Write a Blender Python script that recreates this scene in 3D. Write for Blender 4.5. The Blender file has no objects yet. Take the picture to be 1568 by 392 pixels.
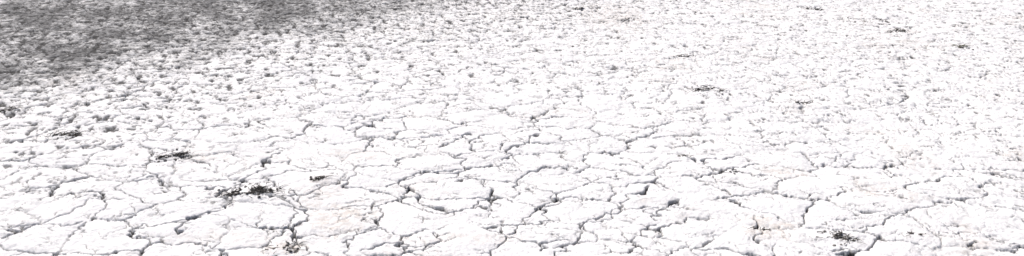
import bpy, math, random
import numpy as np
from mathutils import Vector
scene=bpy.context.scene

# ------------------------------------------------------------ numpy noise
def hash2(ix,iy,seed):
    ix=ix.astype(np.int64); iy=iy.astype(np.int64)
    h=(ix*374761393+iy*668265263+seed*974634777)&0xFFFFFFFF
    h=((h^(h>>13))*1274126177)&0xFFFFFFFF
    h=(h^(h>>16))&0xFFFFFFFF
    h=(h*2246822519)&0xFFFFFFFF
    h=h^(h>>15)
    return (h&0xFFFFFF).astype(np.float32)/np.float32(16777216.0)
def vnoise(x,y,seed):
    """gradient noise, about -1..1"""
    ix=np.floor(x); iy=np.floor(y); fx=x-ix; fy=y-iy
    u=fx*fx*fx*(fx*(fx*6-15)+10); v=fy*fy*fy*(fy*(fy*6-15)+10)
    def gr(dx,dy):
        a=hash2(ix+dx,iy+dy,seed)*np.float32(2*math.pi)
        return np.cos(a)*(fx-dx)+np.sin(a)*(fy-dy)
    a=gr(0,0);b=gr(1,0);c=gr(0,1);d=gr(1,1)
    return ((a+(b-a)*u)+((c+(d-c)*u)-(a+(b-a)*u))*v)*1.5
def fbm(x,y,seed,o=3):
    s=0;a=1;t=0
    for i in range(o):
        s=s+a*vnoise(x*2**i,y*2**i,seed+i*17); t+=a; a*=.5
    return s/t
def ss(a,b,x):
    t=np.clip((x-a)/(b-a),0,1); return t*t*(3-2*t)
def voro(x,y,cell,seed,jit=.9):
    """distance to the nearest cell border (in metres) and a random number per cell"""
    x=x/cell; y=y/cell
    ix=np.floor(x); iy=np.floor(y); fx=x-ix; fy=y-iy
    best=np.full(x.shape,1e9,np.float32); bx=np.zeros_like(best); by=np.zeros_like(best); cid=np.zeros_like(best)
    pts={}
    for j in (-1,0,1):
        for i in (-1,0,1):
            px=i+.5+(hash2(ix+i,iy+j,seed)-.5)*jit-fx
            py=j+.5+(hash2(ix+i,iy+j,seed+91)-.5)*jit-fy
            d=px*px+py*py
            m=d<best
            best=np.where(m,d,best);bx=np.where(m,px,bx);by=np.where(m,py,by)
            cid=np.where(m,hash2(ix+i,iy+j,seed+7),cid)
            pts[(i,j)]=(px,py)
    ed=np.full(x.shape,1e9,np.float32)
    for (px,py) in pts.values():
        dx=px-bx; dy=py-by; l=np.sqrt(dx*dx+dy*dy)
        e=((px+bx)*.5*dx+(py+by)*.5*dy)/np.maximum(l,1e-6)
        ed=np.where(l>1e-4,np.minimum(ed,e),ed)
    return ed*cell,cid

# ------------------------------------------------------------ main fissures, ground metres
P="""-131,394 -133,412 -135,426 -129,447 -126,479|-119,410 -105,402 -95,388 -91,366 -91,349|26,356 30,373 38,384 50,397 63,414 70,426|-2,464 -1,479 10,498 19,512|-218,362 -208,377 -199,388 -197,404 -180,408|-63,421 -55,435 -42,447 -28,445|-49,421 -41,400 -28,388 -19,397 -7,412|2,421 5,435 15,448 29,448|11,349 21,358 28,359|0,363 5,377 15,392 21,412|64,377 67,392 78,404|-187,445 -175,430 -154,421 -141,421|-38,345 -34,356 -33,366|106,380 107,367 106,356|-41,479 -31,499 -22,508|-141,366 -141,380 -131,392|-60,345 -51,358 -36,352|48,345 53,358 64,373|-251,575 -256,600 -252,636|84,475 93,468 100,460 125,470|232,568 247,575 267,591|-96,512 -84,531 -66,545"""
fiss=[[tuple(float(v)/100 for v in q.split(',')) for q in l.split()] for l in P.split('|')]
stains=[(-.77,3.82,.14,.20,.65),(-.84,4.72,.20,.12,.4),(1.38,4.42,.12,.10,.6),(1.12,3.72,.12,.16,.7),
        (1.0,8.9,.35,.8,.4),(2.13,4.7,.12,.3,.35),(-.93,3.5,.1,.1,.6),(-.92,4.15,.1,.25,.4),(-.2,3.6,.3,.06,.4),(3.4,7.6,.3,.3,.3),(-1.2,3.6,.3,.08,.3)]
tufts=[(-1.24,4.10,.090,.022,250),(-1.80,4.68,.070,.016,130),(-2.55,5.02,.065,.018,120),(-.97,4.30,.028,.012,36),
       (1.31,6.05,.085,.018,90),(3.07,9.35,.07,.030,70),(3.45,8.15,.09,.024,70),(3.38,8.66,.12,.020,45),(3.75,7.48,.09,.016,45),
       (1.38,3.60,.055,.014,75),(.67,9.35,.04,.024,34),(1.33,7.05,.045,.016,40),(-.93,3.50,.05,.010,40),(-3.17,5.60,.06,.018,70),
       (1.09,8.66,.13,.020,45),(1.86,5.75,.04,.014,32),(.93,4.68,.03,.008,14),(1.07,3.69,.03,.008,14),
       (1.72,3.62,.03,.008,14),(1.14,4.43,.035,.006,10)]

def field(x,y,fine=True):
    wx=x+.08*vnoise(x*2.7,y*2.7,1)+.032*vnoise(x*12,y*12,3)+.012*vnoise(x*42,y*42,5)
    wy=y+.08*vnoise(x*2.7,y*2.7,2)+.032*vnoise(x*12,y*12,4)+.012*vnoise(x*42,y*42,6)
    crumb=ss(-.25,1.1,(x-1.0)*.33+(y-4.9)*.38+.35*vnoise(x*.9,y*.9,31))
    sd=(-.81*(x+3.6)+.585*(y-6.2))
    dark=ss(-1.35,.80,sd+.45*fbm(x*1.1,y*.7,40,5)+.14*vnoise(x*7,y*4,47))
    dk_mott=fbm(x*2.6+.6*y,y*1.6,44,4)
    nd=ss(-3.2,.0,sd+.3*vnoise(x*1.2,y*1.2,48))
    far=ss(4.5,9.,y)
    right=ss(.3,2.2,x)
    h=np.zeros_like(x); crack=np.zeros_like(x)
    # level 1 plates
    d,c=voro(wx*.85+.15*wy,wy,.25,11)
    br=ss(-.60,.05,vnoise(x*2.6,y*2.6,21))
    w=.0030+.0065*np.clip(vnoise(x*9,y*9,22),0,1)
    open1=br*(1-.65*crumb)
    m=(1-ss(w*.8,w*1.35,d))*open1
    h+=.008*(np.clip(d/.08,0,1)**.6)*(1-.4*crumb)+(c-.5)*.004*ss(0,.03,d)
    h-=.013*m; crack=np.maximum(crack,m)
    # level 2
    d,c=voro(wx*.8+.2*wy,wy+.1*wx,.120,12)
    br=ss(-.12,.42,vnoise(x*5,y*5,23)+.12*crumb-.08+.30*nd)
    w=(.0020+.0055*np.clip(vnoise(x*15,y*15,24),0,1))*(1+.7*far)
    m=(1-ss(w*.6,w*1.4,d))*br
    h+=(.0034+.0040*crumb)*(np.clip(d/.04,0,1)**.6)+(c-.5)*(.0026+.0035*far)*ss(0,.015,d)
    h-=.008*m; crack=np.maximum(crack,m*.95)
    # level 3 crumbs
    d,c=voro(wx+.3*wy,wy,.062,13,.95)
    br=ss(.08,.52,vnoise(x*9,y*9,25)+.22*crumb-.16+.44*nd-.06*right)
    w=(.0018+.0055*np.clip(vnoise(x*24,y*24,26),0,1))*(1+.7*far)
    m=(1-ss(w*.5,w*1.5,d))*br
    h+=(.0012+.0030*crumb)*(np.clip(d/.022,0,1)**.7)+(c-.5)*(.001+.0030*crumb)*ss(0,.008,d)
    h-=.005*m; crack=np.maximum(crack,m*.88)
    # hairline splits across the plates
    hv=np.abs(vnoise(wx*6+1.5*wy,wy*7,90)); hm=ss(.05,.5,vnoise(x*4,y*4,92))*(1-.5*crumb)
    m=(1-ss(.010,.032,hv))*hm
    h-=.003*m; crack=np.maximum(crack,m*.45)
    # irregular pitting where the salt has broken through
    rg=vnoise(x*15+4*y,y*9,81)+.6*vnoise(x*37,y*24,82)
    p=ss(.55,.82,rg+.38*nd+.04*far-.05)*ss(0,.5,crumb+nd)
    h-=.011*p; crack=np.maximum(crack,p*.92)
    # main fissures
    qx=x+.045*vnoise(x*6,y*6,51)+.028*vnoise(x*20,y*20,53); qy=y+.055*vnoise(x*6,y*6,52)+.032*vnoise(x*20,y*20,54)
    df=np.full(x.shape,9.,np.float32)
    for pl in fiss:
        for (ax,ay),(bx,by) in zip(pl[:-1],pl[1:]):
            ex,ey=bx-ax,by-ay; L=ex*ex+ey*ey
            t=np.clip(((qx-ax)*ex+(qy-ay)*ey)/L,0,1)
            dd=np.hypot(qx-ax-t*ex,qy-ay-t*ey); df=np.minimum(df,dd)
    w=.0034+.0085*np.clip(.2+vnoise(x*12,y*12,55),0,1)
    m=1-ss(w*.8,w*1.3,df)
    h-=.020*m+.003*(1-ss(0,.05,df)); crack=np.maximum(crack,m)
    # swells and puffy salt
    h+=.012*vnoise(x*1.1,y*1.1,60)+.005*vnoise(x*4,y*4,61)+.005*far*vnoise(x*6,y*5,66)
    h+=.0045*np.abs(vnoise(x*10,y*10,67))
    pf=np.abs(vnoise(x*26,y*26,62)); h+=.0030*(1-pf)+.0018*(1-np.abs(vnoise(x*55,y*55,63)))
    h+=.0010*vnoise(x*120,y*120,64)
    h*=1-.2*dark
    st=np.zeros_like(x)
    for (sx,sy,rx,ry,s) in stains:
        r=np.hypot((x-sx)/rx,(y-sy)/ry)+.45*vnoise(x*14,y*14,70)+.25*vnoise(x*40,y*40,72)
        st=np.maximum(st,s*(1-ss(.5,1.25,r)))
    st=np.maximum(st,.5*ss(.28,.8,fbm(x*1.4,y*1.4,71,3)+.25*vnoise(x*12,y*12,73)+.26*ss(0,4,x)))
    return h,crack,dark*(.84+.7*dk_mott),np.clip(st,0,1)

# ------------------------------------------------------------ ground sheet, polar tessellation
fine=np.radians(np.linspace(-42,42,1750)); rest=np.radians(np.linspace(42,318,420))[1:-1]
ang=np.concatenate([fine,rest]).astype(np.float64)
rad=[.15]
while rad[-1]<5000:
    r=rad[-1]
    k=.03 if r<2.6 else (.0016 if r<5.5 else (.0019 if r<12 else .06))
    rad.append(r*(1+k))
rad=np.array(rad); NA=len(ang);NR=len(rad)
R,A=np.meshgrid(rad,ang,indexing='ij')
X=(R*np.sin(A)).ravel(); Y=(R*np.cos(A)).ravel()
sel=np.where(R.ravel()<60)[0]
H=np.zeros(X.shape);C=np.zeros(X.shape);D=np.zeros(X.shape);S=np.zeros(X.shape)
for a in range(0,len(sel),300000):
    i=sel[a:a+300000]
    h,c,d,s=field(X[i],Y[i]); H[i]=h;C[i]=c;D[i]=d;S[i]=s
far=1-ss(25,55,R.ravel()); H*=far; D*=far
co=np.stack([X,Y,H],1); co=np.vstack([co,[[0,0,0]]]).astype(np.float32)
nv=len(co)
ri=np.arange(NR-1)[:,None]; ai=np.arange(NA)[None,:]; an=(ai+1)%NA
q=np.stack([ri*NA+ai,ri*NA+an,(ri+1)*NA+an,(ri+1)*NA+ai],-1).reshape(-1,4)[:,::-1]
tri=np.stack([np.full(NA,nv-1),np.arange(NA),(np.arange(NA)+1)%NA],-1)[:,::-1]
loops=np.concatenate([q.ravel(),tri.ravel()]).astype(np.int32)
starts=np.concatenate([np.arange(len(q))*4,len(q)*4+np.arange(NA)*3]).astype(np.int32)
me=bpy.data.meshes.new("salt_flat_ground")
me.vertices.add(nv);me.loops.add(len(loops));me.polygons.add(len(starts))
me.vertices.foreach_set("co",co.ravel());me.loops.foreach_set("vertex_index",loops)
me.polygons.foreach_set("loop_start",starts)
me.polygons.foreach_set("use_smooth",np.ones(len(starts),bool))
me.update(calc_edges=True)
for nm,v in (("crack",C),("dark_zone",D),("stain",S)):
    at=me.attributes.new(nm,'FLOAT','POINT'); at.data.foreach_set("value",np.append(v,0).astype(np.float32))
ground=bpy.data.objects.new("salt_flat_ground",me); scene.collection.objects.link(ground)

# ------------------------------------------------------------ materials
def mat(name):
    m=bpy.data.materials.new(name);m.use_nodes=True
    nt=m.node_tree;nt.nodes.clear()
    o=nt.nodes.new('ShaderNodeOutputMaterial');b=nt.nodes.new('ShaderNodeBsdfPrincipled')
    b.inputs['Roughness'].default_value=.95;b.inputs['Specular IOR Level'].default_value=.15
    nt.links.new(b.outputs[0],o.inputs[0]);return m,nt,b
m,nt,b=mat("salt_crust")
def node(t,**k):
    n=nt.nodes.new(t)
    for a,v in k.items(): setattr(n,a,v)
    return n
def mix(f,a,bb):
    n=node('ShaderNodeMix',data_type='RGBA')
    if hasattr(f,'is_linked'): nt.links.new(f,n.inputs[0])
    else: n.inputs[0].default_value=f
    for s,v in ((n.inputs[6],a),(n.inputs[7],bb)):
        if isinstance(v,tuple): s.default_value=v
        else: nt.links.new(v,s)
    return n.outputs[2]
def mth(op,a,bb=0.,clamp=False):
    n=node('ShaderNodeMath',operation=op);n.use_clamp=clamp
    for s,v in ((n.inputs[0],a),(n.inputs[1],bb)):
        if isinstance(v,(int,float)): s.default_value=v
        else: nt.links.new(v,s)
    return n.outputs[0]
def attr(n): return node('ShaderNodeAttribute',attribute_name=n).outputs['Fac']
geo=node('ShaderNodeNewGeometry')
def noise(scale,det=4,rough=.6):
    n=node('ShaderNodeTexNoise');n.inputs['Scale'].default_value=scale;n.inputs['Detail'].default_value=det;n.inputs['Roughness'].default_value=rough
    nt.links.new(geo.outputs['Position'],n.inputs['Vector']);return n.outputs['Fac']
def rng_(v,a,bb,c=0.,d=1.):
    n=node('ShaderNodeMapRange');nt.links.new(v,n.inputs[0])
    for i,k in enumerate((a,bb,c,d)): n.inputs[i+1].default_value=k
    return n.outputs[0]
salt=mix(rng_(noise(2.5,5),.35,.65),(.82,.812,.815,1),(.88,.869,.857,1))
salt=mix(rng_(noise(60,5,.75),.50,.75,0,.55),salt,(.58,.555,.545,1))
stc=mix(rng_(noise(35,4,.7),.4,.65),(.78,.72,.665,1),(.46,.39,.33,1))
col=mix(mth('MULTIPLY',attr("stain"),rng_(noise(22,4,.7),.38,.6)),salt,stc)
dark_grey=mix(rng_(noise(22,6,.8),.4,.62),(.060,.060,.061,1),(.28,.278,.278,1))
dark_zone=attr("dark_zone")
dark_fac=mth('ADD',dark_zone,mth('MULTIPLY',mth('SUBTRACT',noise(15,6,.8),.5),3.0))
dark_fac=mth('MULTIPLY',rng_(dark_fac,.2,.9),rng_(dark_zone,.0,.45))
col=mix(mth('MULTIPLY',dark_fac,.95),col,dark_grey)  # blends the far-left zone to mottled dark grey, with a noisy edge
cf=mth('MULTIPLY',attr("crack"),rng_(noise(40,3,.6),.3,.5,.68,1.))
col=mix(mth('MULTIPLY',cf,.98,True),col,(.036,.034,.033,1))
nt.links.new(col,b.inputs['Base Color'])
bh=mth('ADD',mth('MULTIPLY',noise(90,5,.7),.006),mth('MULTIPLY',noise(300,3,.6),.002))
bp=node('ShaderNodeBump');bp.inputs['Strength'].default_value=.62;bp.inputs['Distance'].default_value=1.
nt.links.new(bh,bp.inputs['Height']);nt.links.new(bp.outputs[0],b.inputs['Normal'])
me.materials.append(m)

def plain(name,c1,c2,sc=60):
    global nt
    m,nt_,b=mat(name);nt=nt_
    g_=node('ShaderNodeNewGeometry');n=node('ShaderNodeTexNoise');n.inputs['Scale'].default_value=sc
    nt.links.new(g_.outputs['Position'],n.inputs['Vector'])
    nt.links.new(mix(rng_(n.outputs['Fac'],.4,.6),c1,c2),b.inputs['Base Color']);return m
mtwig=plain("dead_twig",(.055,.050,.044,1),(.18,.16,.135,1))
mclod=plain("mud_clod",(.08,.074,.068,1),(.30,.28,.26,1),90)
mgrn=plain("dry_green_stem",(.13,.14,.06,1),(.27,.26,.15,1))

# ------------------------------------------------------------ dead plant tufts
random.seed(5)
def tuft(x,y,rx,hh,n,green=False):
    PX=[];lob=[(random.uniform(-rx,rx)*1.1,random.uniform(-rx,rx)*.6,random.uniform(.3,.7)) for _ in range(4)]
    for k in range(n):
        a=random.uniform(0,2*math.pi)
        if random.random()<.75:
            lx,ly,ls=random.choice(lob);rr=rx*ls*abs(random.gauss(0,.6))
            PX.append((lx+rr*math.cos(a)*1.2,ly+rr*math.sin(a)))
        else:
            rr=rx*random.uniform(0,1.7);PX.append((rr*math.cos(a)*1.2,rr*math.sin(a)))
    pa=np.array(PX); gz=field(x+pa[:,0],y+pa[:,1])[0]
    z0_=float(np.percentile(gz,60))
    gz=np.maximum(gz,z0_-.006)-z0_
    vs=[];fs=[];mi=[]
    for k in range(n):
        px,py=PX[k];gg=float(gz[k])
        if k%3:
            d=random.uniform(0,2*math.pi) if random.random()<.4 else random.gauss(0.3,.5)
            L=random.uniform(.012,.04)*(1+rx*3);w=random.uniform(.0007,.0018)*(1+y*.08)
            z0=gg+random.uniform(.001,hh*.5);rise=random.uniform(-.05,.6)
            pts=[]
            for s in range(4):
                t=s/3
                pts.append((px+math.cos(d)*L*t+random.uniform(-.002,.002),py+math.sin(d)*L*t+random.uniform(-.002,.002),z0+hh*rise*math.sin(t*2.2)))
            base=len(vs)
            for s,(a1,b1,c1) in enumerate(pts):
                ww=w*(1-.25*s)
                vs+= [(a1-math.sin(d)*ww,b1+math.cos(d)*ww,c1-ww*.6),(a1+math.sin(d)*ww,b1-math.cos(d)*ww,c1-ww*.6),(a1,b1,c1+ww)]
            for s in range(3):
                o=base+s*3
                for e in range(3):
                    f=(e+1)%3;fs.append((o+e,o+f,o+3+f,o+3+e));mi.append(0)
        else:
            r=random.uniform(.002,.008)*(1+y*.03);base=len(vs)
            z=gg+random.uniform(0,hh*.2)
            ring=6
            for q_ in range(ring):
                aa=q_*2*math.pi/ring;u=r*random.uniform(.7,1.3);vs.append((px+u*math.cos(aa),py+u*math.sin(aa),z-r*.2))
            for q_ in range(ring):
                aa=q_*2*math.pi/ring+.3;u=r*random.uniform(.4,.9);vs.append((px+u*math.cos(aa),py+u*math.sin(aa),z+r*random.uniform(.4,.7)))
            vs.append((px,py,z+r*.8))
            for q_ in range(ring):
                f=(q_+1)%ring
                fs.append((base+q_,base+f,base+ring+f,base+ring+q_));mi.append(1)
                fs.append((base+ring+q_,base+ring+f,base+2*ring));mi.append(1)
    me=bpy.data.meshes.new("dead_plant_tuft");me.from_pydata(vs,[],fs);me.update()
    me.materials.append(mgrn if green else mtwig);me.materials.append(mclod)
    me.polygons.foreach_set("material_index",mi)
    o=bpy.data.objects.new("dead_plant_tuft",me);o.location=(x,y,z0_);scene.collection.objects.link(o)
for i,t in enumerate(tufts): tuft(*t,green=(i==8))

# ------------------------------------------------------------ light, sky, camera
elev,az=math.radians(48),math.radians(-35)
d=(math.sin(az)*math.cos(elev),math.cos(az)*math.cos(elev),math.sin(elev))
l=bpy.data.lights.new("sun",'SUN');l.energy=3.65;l.angle=math.radians(.5);l.color=(1,.972,.95)
lo=bpy.data.objects.new("sun",l);lo.rotation_euler=Vector(d).to_track_quat('Z','Y').to_euler();scene.collection.objects.link(lo)
w=bpy.data.worlds.new("World");scene.world=w;w.use_nodes=True
wn=w.node_tree;bg=wn.nodes['Background'];sk=wn.nodes.new('ShaderNodeTexSky');sk.sky_type='NISHITA';sk.sun_disc=False
sk.sun_elevation=elev;sk.sun_rotation=az;sk.air_density=.65;sk.dust_density=4.5
wn.links.new(sk.outputs[0],bg.inputs[0]);bg.inputs[1].default_value=.105
cam=bpy.data.cameras.new("camera");cam.sensor_fit='HORIZONTAL';cam.angle=math.radians(58);cam.clip_end=9000;cam.clip_start=.05
c=bpy.data.objects.new("camera",cam);c.location=(0,0,1.6);c.rotation_euler=(math.radians(73),0,0);scene.collection.objects.link(c);scene.camera=c
scene.view_settings.view_transform='Standard';scene.view_settings.look='None';scene.view_settings.exposure=0
